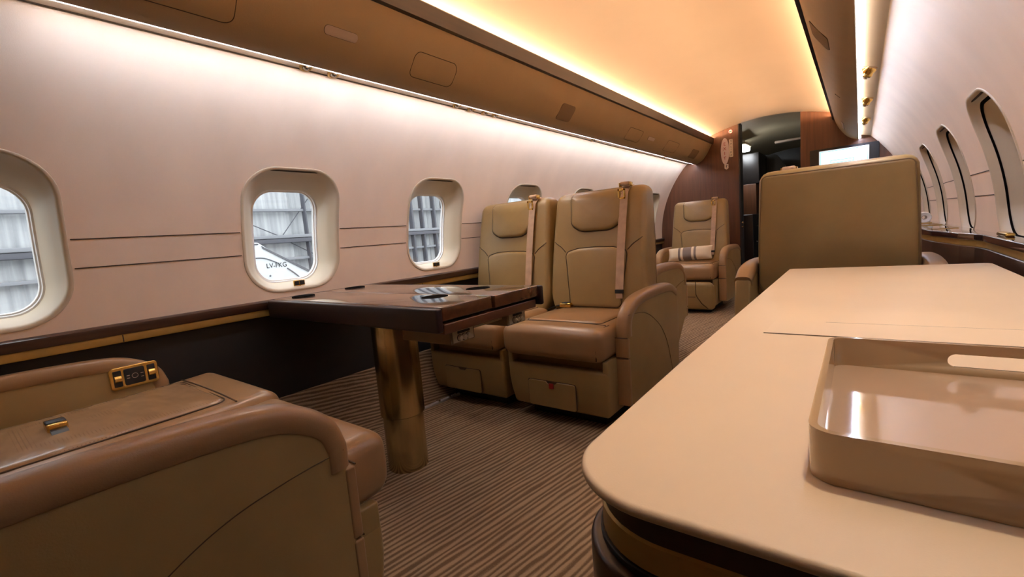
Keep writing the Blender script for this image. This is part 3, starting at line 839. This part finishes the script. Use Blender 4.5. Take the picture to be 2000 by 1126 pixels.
    # shoulder strap and its stowed buckle
    if belt:
        hs = MB(); xs_ = lambda s: .158 - .018 * (1 - s / .65)
        path = [(.02 + i * .03) for i in range(22)]
        path = [p for p in path if p >= .135] + [.648]
        rr = []
        for s in path:
            x = xs_(s); hh = hump(s) + .016
            if s > .61: hh -= .03 * ((s - .61) / .04) ** 2
            rr.append([bp(x - .021, s, hh), bp(x + .021, s, hh), bp(x + .021, s, hh + .0025), bp(x - .021, s, hh + .0025)])
        rr.append([(xs_(.65) - .021, .425 + dep + .66 * recline + .055, .43 + .655 * bh), (xs_(.65) + .021, .425 + dep + .66 * recline + .055, .43 + .655 * bh), (xs_(.65) + .021, .425 + dep + .66 * recline + .055, .43 + .659 * bh), (xs_(.65) - .021, .425 + dep + .66 * recline + .055, .43 + .659 * bh)])
        st = hs.rings(rr, True, True, True).build('shoulder_strap', M['strap'], o)
        e = bp(xs_(.13), .130, hump(.13) + .017)
        MB().box(e[0] - .023, e[0] + .023, e[1] - .004, e[1] + .003, e[2] - .010, e[2] + .008, .002).build('strap_end', M['black'], st)
        MB().box(e[0] - .020, e[0] + .016, e[1] - .001, e[1] + .003, e[2] - .036, e[2] - .009, .002).build('end_tag', M['strap'], st)
        x = xs_(.63); top = bp(x, .64, hump(.64))
        q = MB(); q.soft(x, top[1] + .004, .43 + .662 * bh, .026, .020, .010, .008, 0, 3, 2)
        q.build('strap_loop', M['strap'], st)
        q = MB(); a = bp(x - .012, .615, hump(.6) + .012)
        # a square tongue: a frame with a hole
        for (u0, u1, v0, v1) in ((-.02, .02, .012, .024), (-.02, .02, -.03, -.020), (-.02, -.010, -.03, .024), (.010, .02, -.03, .024)):
            q.box(a[0] + u0, a[0] + u1, a[1] - .012, a[1] - .008, a[2] + v0, a[2] + v1, .0015)
        for sx in (-1, 1): q.box(x + sx * .028 - .003, x + sx * .028 + .003, top[1] - .014, top[1] + .016, .43 + .648 * bh, .43 + .668 * bh, .002)
        q.build('buckle_tongue', M['goldb'], st)
    if lap is not None:
        ly = .418; lz = .472
        q = MB(); q.box(lap - .034, lap + .034, ly - .020, ly + .020, lz, lz + .024, .005); qb = q.build('lap_buckle', M['goldb'], o)
        q = MB(); q.box(lap - .020, lap + .018, ly - .0195, ly + .0195, lz + .005, lz + .0262, .004); q.build('buckle_cover', M['black'], qb)
        q = MB(); q.rings([[(lap - .026 - i * .03, ly - .016, lz + .012 - .003 * i * i), (lap - .026 - i * .03, ly + .016, lz + .012 - .003 * i * i), (lap - .026 - i * .03, ly + .016, lz + .008 - .003 * i * i), (lap - .026 - i * .03, ly - .016, lz + .008 - .003 * i * i)] for i in range(4)], True, True, True)
        q.build('lap_strap', M['black'], qb)
    # arms
    for s in arms:
        top = [(.105, .468 + arm_h), (.125, .518 + arm_h), (.175, .556 + arm_h), (.25, .579 + arm_h), (.40, .588 + arm_h), (.56, .588 + arm_h), (.68 - aend, .576 + arm_h), (.765 - aend, .540 + arm_h)]
        tp = [(p[0], p[1]) for p in smoothpath([(a, b, 0) for a, b in top], 5)]
        pr = [(.105, .11 + abot)] + tp + [(.785 - aend, .45 + arm_h), (.765 - aend, .12), (.70 - aend, .095), (.32, .095), (.16, .095 + abot)]
        inn = s * ain; thk = athk
        low = inset(pr, .012) if True else pr
        pr = [(u, v - (.010 if v > .44 + arm_h else 0)) for u, v in pr]
        a = MB().prism(pr[::-1], lambda u, v, h: (inn + s * h, u, v), 0, thk, .010).build('armrest', LE, o, angle=40)
        # padded cap wrapping over the top edge
        cp = MB(); rsx = []
        prof = [(thk / 2 + (thk / 2 + .003) * cos(a_) * (abs(cos(a_)) ** -.45 if abs(cos(a_)) > 1e-6 else 0), -.034 + .042 * max(0, sin(a_)) ** .55) for a_ in [pi - pi * q / 14 for q in range(15)]]
        prof = [(.002, -.038)] + prof + [(thk - .002, -.038)]
        full = [(.105, .425 + arm_h)] + tp
        for i, (u, v) in enumerate(full):
            p, q = full[max(0, i - 1)], full[min(len(full) - 1, i + 1)]
            d = Vector((q[0] - p[0], q[1] - p[1])).normalized(); n = Vector((-d.y, d.x))
            rsx.append([(inn + s * w, u + n.x * h, v + n.y * h) for w, h in prof])
        cp.rings(rsx, True, True, True).build('arm_cap', L2, a, angle=60)
        fp = MB(); fp.soft(inn + s * thk / 2, .103, .372 + arm_h / 2, thk / 2 + .002, .011, .050 + arm_h / 2, .005, 0, 3, 2)
        fp.soft(inn + s * thk / 2, .103, .213 + abot / 2, thk / 2 + .002, .011, .104 - abot / 2, .005, 0, 3, 2)
        fp.build('front_pad', L2, a)
        sm = MB(); xo = inn + s * (thk + .0005)
        sm.tube([(xo, p[0], p[1]) for p in smoothpath([(.65, .10, 0), (.63, .16, 0), (.58, .28, 0), (.50, .375, 0), (.40, .44, 0), (.315, .478, 0), (.216, .497, 0), (.112, .506, 0)], 8)], .0010, 6)
        for zz in (.424 + arm_h, .322): sm.tube([(inn + s * q, .0925, zz) for q in (-.001, thk / 2, thk + .001)], .002, 6)
        sm.build('seam', M['seam'], a)
        if controls == s:
            xi = inn - s * .0015
            cpn = MB()
            cpn.prism(rrect(.125, .255, .478, .552, .012), lambda u, v, h: (xi + s * .004 - s * h, u, v), 0, .007, .002)
            pl = cpn.build('control_panel', M['goldb'], a)
            q = MB(); q.prism(rrect(.163, .218, .488, .543, .006), lambda u, v, h: (xi - s * h, u, v), 0, .0055, .0008)
            for y0 in (.134, .224): q.prism(rrect(y0, y0 + .022, .488, .542, .003), lambda u, v, h: (xi - s * h, u, v), 0, .0042, .0006)
            q.build('touch_pad', M['black'], pl)
            for y0 in (.145, .235):
                MB().cyl((xi - s * .003, y0 - .0085, .515), (xi - s * .003, y0 + .0085, .515), .012, n=20).build('roller', M['goldb'], pl)
            q = MB(); q.tube([(xi - s * .006, .19 + .008 * cos(2 * pi * i / 16), .516 + .008 * sin(2 * pi * i / 16)) for i in range(16)], .0008, 4, True)
            for yy, zz in ((.171, .520), (.171, .508), (.208, .520), (.208, .511)): q.box(xi - s * .006 - .0006, xi - s * .006 + .0006, yy - .004, yy + .004, zz - .0012, zz + .0012, .0003)
            q.build('pad_symbols', M['lens'], pl)
    return o

gS = 'tan leather cabin seats'
seat('A', (-1.094, 1.66, 0), 0, 'tan leather seat by the aisle with red door tag, facing the table', gS, arms=(1,), redtag=True, lap=-.165, ain=.264, athk=.055, arm_h=-.015)
seat('B', (-1.655, 1.66, 0), 0, 'tan leather seat by the window, behind the table end', gS, arms=(), lap=None)
seat('A2', (-1.105, .54, 0), pi, 'nearest brown leather seat by the aisle, large armrest in the foreground', gS, arms=(-1,), arm_h=.045, lap=None, recline=.36, belt=False, dep=.14)
seat('B2', (-1.662, .565, 0), pi, 'near window seat with gold control panel and perforated cushion', gS, arms=(1,), perf=True, controls=1, lap=.0, recline=.36, belt=False, dep=.14, athk=.046)
seat('C', (-1.24, 3.125, 0), pi, 'tan seat back to back with the aisle seat, only its armrest showing', gS, arms=(-1,), arm_h=.045, belt=False, lap=None, aend=.03, abot=.15)
seat('D', (-1.325, 4.42, 0), 0, 'far tan leather seat with padded legrest in front of the bulkhead', gS, arms=(1, -1), legrest=True, lap=None, arm_h=.02)
seat('R', (-.088, 2.86, 0), pi, 'tan seat seen from behind beyond the cream credenza', gS, arms=(1, -1), arm_h=.08, lap=None, bh=.965)

# striped pillow on the far seat
pw = MB(); nu, nv = 26, 18
def pil(u, v, s):
    k = (1 - abs(u) ** 3.2) ** .55 * (1 - abs(v) ** 3.0) ** .6
    px = .215 * u * (1 - .05 * (1 - abs(v) ** 2)) ; pz = .068 * v * (1 - .10 * (1 - u * u) * 0)
    return (px, -s * .055 * k, pz)
for s in (1, -1):
    vs = [pil(-1 + 2 * i / nu, -1 + 2 * j / nv, s) for j in range(nv + 1) for i in range(nu + 1)]
    fs = [(j * (nu + 1) + i, j * (nu + 1) + i + 1, (j + 1) * (nu + 1) + i + 1, (j + 1) * (nu + 1) + i) for j in range(nv) for i in range(nu)]
    pw.add(vs, fs)
po = pw.build('throw_pillow', M['pillow'], None, 80, loc=(-1.355, 4.675, .556), rot=(radians(-22), radians(-3), 0))
tag(po, 'cream throw pillow with grey stripes on the far seat', 'pillow')

# ------------------------------------------------------------------ dining table
tb = empty('dining_table', (-1.438, 1.072, 0), 0, 'glossy dark walnut folding table on a brass pedestal by the window', 'table')
def tbox(*a, **k): return MB().box(*a, **k)
TX, TY = 1.438, -1.072   # local = world + (TX, TY)
def lb(x0, x1, y0, y1, z0, z1, b=.003): return MB().box(x0 + TX, x1 + TX, y0 + TY, y1 + TY, z0, z1, b)
lb(-1.955, -.935, .868, 1.088, .653, .694, .004).build('table_leaf', M['tablew'], tb)
lb(-1.955, -.925, 1.092, 1.335, .653, .694, .004).build('table_leaf', M['tablew'], tb)
lb(-1.955, -.934, .870, 1.33, .614, .644, .003).build('lower_board', M['tableedge'], tb)
lb(-1.95, -.97, .88, 1.325, .640, .655, .002).build('hinge_core', M['black'], tb)
lb(-1.958, -.932, .842, .866, .622, .692, .006).build('near_edge', M['fascia'], tb)
lb(-1.958, -.915, 1.337, 1.357, .622, .692, .006).build('far_edge', M['fascia'], tb)
for (x, y) in ((-1.150, 1.040), (-1.135, 1.245), (-1.905, .972), (-1.92, 1.235)):
    q = MB(); q.lathe([(.046, .0), (.046, .0008), (.040, .0012), (.038, .0004)], (x + TX, y + TY, .694), 'z', 36, False, True)
    q.build('cup_recess', M['recess'], tb)
q = MB(); q.lathe([(.076, .215), (.086, .222), (.086, .60), (.084, .615)], (0, 0, 0), 'z', 56, True, True); q.build('pedestal', M['brass'], tb, 50)
q = MB(); q.lathe([(.079, 0), (.079, .218)], (0, 0, 0), 'z', 56, True, True); q.build('pedestal_foot', M['brass'], tb, 50)
q = MB(); q.lathe([(.084, .602), (.15, .606), (.15, .613)], (0, 0, 0), 'z', 40, True, True); q.build('mount_plate', M['black'], tb)
rl = lb(-1.03, -.995, .95, 1.30, .590, .612, .003); rl.build('rail', M['nickel'], tb)
for y0 in (.925, 1.203):
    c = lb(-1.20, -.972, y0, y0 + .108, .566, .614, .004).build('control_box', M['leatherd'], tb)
    fp = MB(); fp.prism(rrect(y0 + .008 + TY, y0 + .100 + TY, .570, .611, .002, 3), lambda u, v, h: (-.972 + TX + h, u, v), 0, .003, .0008)
    fpl = fp.build('face_plate', M['nickel'], c)
    q = MB(); q.box(-.970 + TX, -.9675 + TX, y0 + .028 + TY, y0 + .082 + TY, .596, .604, .0008); q.build('display_strip', M['black'], fpl)
    for k in range(3):
        q = MB(); q.lathe([(.0095, 0), (.0095, .004), (.0065, .009), (.0001, .0095)], (-.969 + TX, y0 + .036 + .0185 * k + TY, .583), 'x', 20, True, False); q.build('knob', M['nickel'], fpl)
        q = MB(); q.lathe([(.0112, 0), (.0112, .0012), (.0095, .0015)], (-.969 + TX, y0 + .036 + .0185 * k + TY, .583), 'x', 20, True, False); q.build('knob_ring', M['black'], fpl)

# floor track between table and seats
ft = MB()
pth = smoothpath([(-1.845, 1.46, .008), (-1.838, 1.52, .008), (-1.828, 1.60, .010), (-1.826, 1.68, .010), (-1.812, 1.75, .011)], 5)
ft.rings([[(p[0] - .010, p[1], 0), (p[0] + .010, p[1], 0), (p[0] + .010, p[1], p[2]), (p[0] + .004, p[1], p[2] + .003), (p[0] - .004, p[1], p[2] + .003), (p[0] - .010, p[1], p[2])] for p in pth], True, True, True)
fo = tag(ft.build('seat_rail', M['steel']), 'bare steel seat rail on the carpet between pedestal and seats', 'rail')
q = MB()
for y in (1.60, 1.68, 1.73): q.box(-1.838, -1.812, y - .006, y + .006, .010, .020, .002)
q.build('rail_stud', M['chrome'], fo)

# ------------------------------------------------------------------ credenza
cd = empty('credenza', (.08, 1.15, 0), 0, 'cream leather topped credenza with dark wood body and gold band', 'credenza')
CXo, CYo = -.08, -1.15
def crout(d=0, x1=.336):
    pts = [(x1, .306 + d), (-.212 + d, .296 + d), (-.216 + d, .70), (-.214 + d, 1.30), (-.212 + d, 1.985 - d), (x1, 2.075 - d)]
    f = fillet([(a, b) for a, b in pts], [0, .085 - d * .4, 0, 0, .02, .02], 12)
    return [(a + CXo, b + CYo) for a, b in f][::-1]
P3 = lambda u, v, h: (u, v, h)
MB().prism(crout(), P3, .6595, .670, .0048).build('top', M['creamtop'], cd)
MB().prism(crout(.016), P3, .632, .660, .001).build('neck_band', M['walnut'], cd)
MB().prism(crout(.014), P3, .606, .633, .002).build('gold_band', M['goldband'], cd)
MB().prism(crout(.012), P3, .600, .607, .001).build('shadow_gap', M['black'], cd)
MB().prism(crout(.004), P3, .02, .600, .006).build('body', M['walnut'], cd)
MB().prism(crout(.04), P3, 0, .021, .002).build('plinth', M['black'], cd)
q = MB(); q.prism([(-.136, .897), (.336, .905), (.336, 1.022), (-.132, 1.008)], lambda u, v, h: (u + CXo, v + CYo, h), .669, .6712, .0006)
q.build('hinge_leaf', M['creamtop'], cd)
q = MB(); q.tube([(-.136 + CXo, .8965 + CYo, .6705), (.336 + CXo, .9035 + CYo, .6705)], .0012, 6); q.tube([(-.05 + CXo, 1.012 + CYo, .6702), (.336 + CXo, 1.0235 + CYo, .6702)], .0009, 6)
q.build('hinge_line', M['seam'], cd)

# tray standing on the credenza
ty = empty('serving_tray', (.145, .56, .670), 0, 'glossy beige rectangular serving tray with handle slots on the credenza', 'tray')
hx, hy, ht = .176, .162, .042
oo = rrect(-hx, hx, -hy, hy, .020, 8); ii = inset(oo, .006)
# base
MB().prism(oo[:], P3, .0012, .006, .001).build('floor_panel', M['traytop'], ty)
# long walls (front/back) with slot and side walls, one rim mesh
rim = MB()
def wallring(zs0, zs1):
    return
rim.rings([[(u, v, .0005) for u, v in oo], [(u * 1.006, v * 1.006, ht) for u, v in oo], [(u, v, ht) for u, v in inset([(a * 1.006, b * 1.006) for a, b in oo], .006)], [(u, v, .006) for u, v in ii]], True)
ro = rim.build('rim', M['tray'], ty, 40)
# cut handle slots in the two long sides
bm = bmesh.new(); bm.from_mesh(ro.data); bm.free()
ct = MB()
for s in (-1, 1):
    out = rrect(-.062, .062, .0145, .0305, .0079, 8)
    ct.prism(out, lambda u, v, h: (u, s * hy + h, v), -.03, .03, .0001)
cut = ct.build('slot_cutter', M['tray'], ty)
md = ro.modifiers.new('slots', 'BOOLEAN'); md.operation = 'DIFFERENCE'; md.object = cut; md.solver = 'EXACT'
dg = bpy.context.evaluated_depsgraph_get(); dg.update()
me2 = bpy.data.meshes.new_from_object(ro.evaluated_get(dg)); ro.modifiers.clear(); ro.data = me2
bpy.data.objects.remove(cut)

# ------------------------------------------------------------------ right hand ledge
ro = [(.412, YA), (.362, YA), (.362, 2.40), (.352, 2.50), (.322, 2.62), (.27, 2.95), (.252, 3.15), (.250, YF - .005), (.412, YF - .005)]
sd = struct(MB().prism(fillet(ro, [0, 0, .3, .1, .2, .3, .1, 0, 0], 6)[::-1], P3, .715, .742, .005).build('trim_9', M['ledger']), 'glossy dark ledge along the right wall')
MB().prism(fillet([(.412, YA), (.370, YA), (.370, 2.40), (.360, 2.50), (.330, 2.62), (.278, 2.95), (.260, 3.15), (.258, YF - .005), (.412, YF - .005)], [0, 0, .3, .1, .2, .3, .1, 0, 0], 6)[::-1], P3, .690, .715, .002).build('gold_band', M['goldband'], sd)
MB().prism(fillet([(.412, YA), (.366, YA), (.366, 2.40), (.356, 2.50), (.326, 2.62), (.274, 2.95), (.256, 3.15), (.254, YF - .005), (.412, YF - .005)], [0, 0, .3, .1, .2, .3, .1, 0, 0], 6)[::-1], P3, .30, .690, .002).build('ledge_body', M['walnut'], sd)
# gold latch on the ledge
la = MB(); la.soft(.393, 2.25, .749, .012, .065, .007, .006, 0, 3, 3)
tag(la.build('ledge_latch', M['goldb']), 'small gold flip latch on the dark right ledge', 'latch')
# flush gold inlay frames (ledge table lids)
for i, (y0, y1) in enumerate(((3.05, 3.55), (3.62, 4.05))):
    q = MB()
    q.tube([(.285, y0, .7425), (.375, y0, .7425), (.375, y1, .7425), (.285, y1, .7425)], .0025, 6, True)
    q.build('lid_inlay', M['gold'], sd)
# white paper roll
rl = empty('paper_roll', (.338, 4.10, .742), 0, 'small white paper roll on the dark ledge behind the seat', 'roll')
q = MB(); q.lathe([(.014, -.03), (.033, -.034), (.036, -.030), (.036, .05), (.014, .05)], (0, 0, .036), 'y', 32, False, False)
q.build('paper', M['white'], rl)
q = MB(); q.lathe([(.011, -.028), (.0145, -.030), (.0145, .05), (.011, .05)], (0, 0, .036), 'y', 24, False, False); q.build('core', M['lens'], rl)

# ------------------------------------------------------------------ outside: hangar and neighbouring aircraft
hw_ = MB(); n = 700; y0, y1 = -14, 46
rs = [[], []]
for i in range(n):
    y = y0 + (y1 - y0) * i / (n - 1); ph = (y / .30) % 1.0
    d = .05 if ph < .12 else 0.0
    rs[0].append((-12.0 + d, y, -1.6)); rs[1].append((-12.0 + d, y, 7.5))
hw_.rings(rs, False)
hwall = struct(hw_.build('wall_hangar', M['hangwall'], smooth=False))
gm = MB()
for z in (2.0, .74, 3.4): gm.box(-11.93, -11.80, y0, y1, z - .035, z + .035, .01)
gm.build('girt', M['girt'], hwall)
gm = MB(); gm.box(-11.93, -11.70, y0, y1, 1.16, 1.27, .01); gm.build('dark_girt', M['girtd'], hwall)
gm = MB(); gm.box(-11.93, -11.68, y0, y1, 1.28, 1.36, .01); gm.build('girt', M['girt'], hwall)
gm = MB()
for (a, b) in (((5.0, 1.65), (5.72, 1.30)), ((5.72, 1.36), (6.6, 2.4)), ((5.9, 1.16), (7.4, .3))):
    gm.cyl((-11.85, a[0], a[1]), (-11.85, b[0], b[1]), .012, n=8)
for y in (6.35, 10.0, 10.45, 11.0, 11.45, 13.2): gm.box(-11.9, -11.72, y - (.018 if y < 8 else .03), y + (.018 if y < 8 else .03), -1.6, 7.5, .01)
gm.build('bracing', M['girtd'], hwall)
hf = MB(); hf.add([(-12, -14, -1.6), (-1.2, -14, -1.6), (-1.2, 46, -1.6), (-12, 46, -1.6)], [(0, 1, 2, 3)]); struct(hf.build('floor_hangar', M['hangfloor']))
hr = MB(); hr.add([(14, -14, -1.6), (14, 46, -1.6), (14, 46, 7.5), (14, -14, 7.5)], [(0, 1, 2, 3)]); struct(hr.build('wall_hangar_right', M['hangwall']))

ac = empty('parked_aircraft', (-5.1, 2.1, .0), 0, 'white wing of a neighbouring aircraft marked LV-FKG outside the window', 'aircraft')
fin = [(-.55, .40), (-.40, .98), (-.02, 1.03), (.09, 1.02), (.18, .95), (.72, .60), (.95, .45), (.95, -1.59), (-.55, -1.59)]
MB().prism(fillet(fin, [.05, .1, .03, .03, .03, .1, .1, 0, 0], 5)[::-1], lambda u, v, h: (-h, u, v), 0, .12, .01).build('fin', M['fin'], ac)
le = MB(); le.prism([(.115, .985), (.125, .955), (.70, .585), (.72, .605)][::-1], lambda u, v, h: (.001 + h, u, v), 0, .01, .002); le.build('leading_edge', M['fingrey'], ac)
ls = MB()
ls.tube([(.004, p[0], p[1]) for p in smoothpath([(.02, .86, 0), (.13, .85, 0), (.24, .80, 0), (.27, .78, 0)], 5)], .006, 6)
ls.tube([(.004, p[0], p[1]) for p in smoothpath([(.36, .72, 0), (.43, .66, 0), (.50, .59, 0)], 5)], .007, 6)
ls.tube([(.004, .02, 1.005), (.004, .085, 1.005)], .008, 6)
ls.tube([(.004, .16, .66), (.004, .17, .65)], .010, 6)
ls.build('panel_line', M['fingrey'], ac)
MYZ = Matrix(((0, 0, 1, 0), (1, 0, 0, 0), (0, 1, 0, 0), (0, 0, 0, 1)))
text('LV-FKG', .072, M['blacktext'], ac, T(.003, .250, .762) @ MYZ, 'registration', .001, .95)

# ------------------------------------------------------------------ light
W = bpy.data.worlds.new('hangar_daylight'); S.world = W; W.use_nodes = True
bg = W.node_tree.nodes['Background']; bg.inputs['Color'].default_value = (.94, .97, 1.0, 1); bg.inputs['Strength'].default_value = 3.2
def strength(m, v): m.node_tree.nodes['Principled BSDF'].inputs['Emission Strength'].default_value = v
strength(WARM, 138); strength(COOL, 80); strength(COOLR, 86)

def spot(loc, target, power, col, size, blend=.7, rad=.03):
    L = bpy.data.lights.new('added_beam', 'SPOT'); L.energy = power; L.color = col; L.spot_size = radians(size); L.spot_blend = blend; L.shadow_soft_size = rad
    o = bpy.data.objects.new('added_beam', L); COL.objects.link(o); o.location = loc
    o.rotation_euler = (Vector(target) - Vector(loc)).to_track_quat('-Z', 'Y').to_euler(); return o
SX = 2 * CX + 1.612
for y, tx, ty, p in ((.60, .02, .62, 9), (1.43, .05, 1.45, 9), (2.2, -.1, 2.5, 5), (3.015, -.2, 3.1, 4), (3.81, -.2, 4.0, 4)):  # warm beams added over credenza and aisle, some with no fitting in view
    spot((SX + .004, y, 1.520), (tx, ty, .6), p, (1.0, .80, .56), 80)
for y, tx, ty, p in ((.90, -1.35, .45, 5), (1.072, -1.25, 1.1, 3), (1.869, -1.35, 1.75, 6), (1.981, -1.30, 2.1, 5), (4.098, -1.25, 4.3, 6)):  # beams added at mostly unlit eyeballs to brighten table and seats
    spot((-1.604, y, 1.545), (tx, ty, .5), p, (1.0, .82, .60), 70)

# ------------------------------------------------------------------ camera
yaw, pit, rol, foc = 0.66324563, -0.11700783, -0.08085861, 0.87835496
cy_, sy_, cp_, sp_, c_, s_ = cos(yaw), sin(yaw), cos(pit), sin(pit), cos(rol), sin(rol)
fw = Vector((-sy_ * cp_, cy_ * cp_, sp_)); rt = Vector((cy_, sy_, 0)); up = rt.cross(fw)
r2 = rt * c_ + up * s_; u2 = -rt * s_ + up * c_
cam = bpy.data.cameras.new('camera'); co = bpy.data.objects.new('camera', cam); COL.objects.link(co)
m4 = Matrix((( r2.x, u2.x, -fw.x, 0), (r2.y, u2.y, -fw.y, 0), (r2.z, u2.z, -fw.z, .88), (0, 0, 0, 1)))
co.matrix_world = m4
cam.sensor_width = 36; cam.lens = foc * 1000 / 2000 * 36; cam.clip_start = .02; cam.clip_end = 200
S.camera = co
S.view_settings.view_transform = 'Standard'; S.view_settings.look = 'None'
S.view_settings.exposure = 0.4; S.view_settings.gamma = 1.0; S.view_settings.use_curve_mapping = False
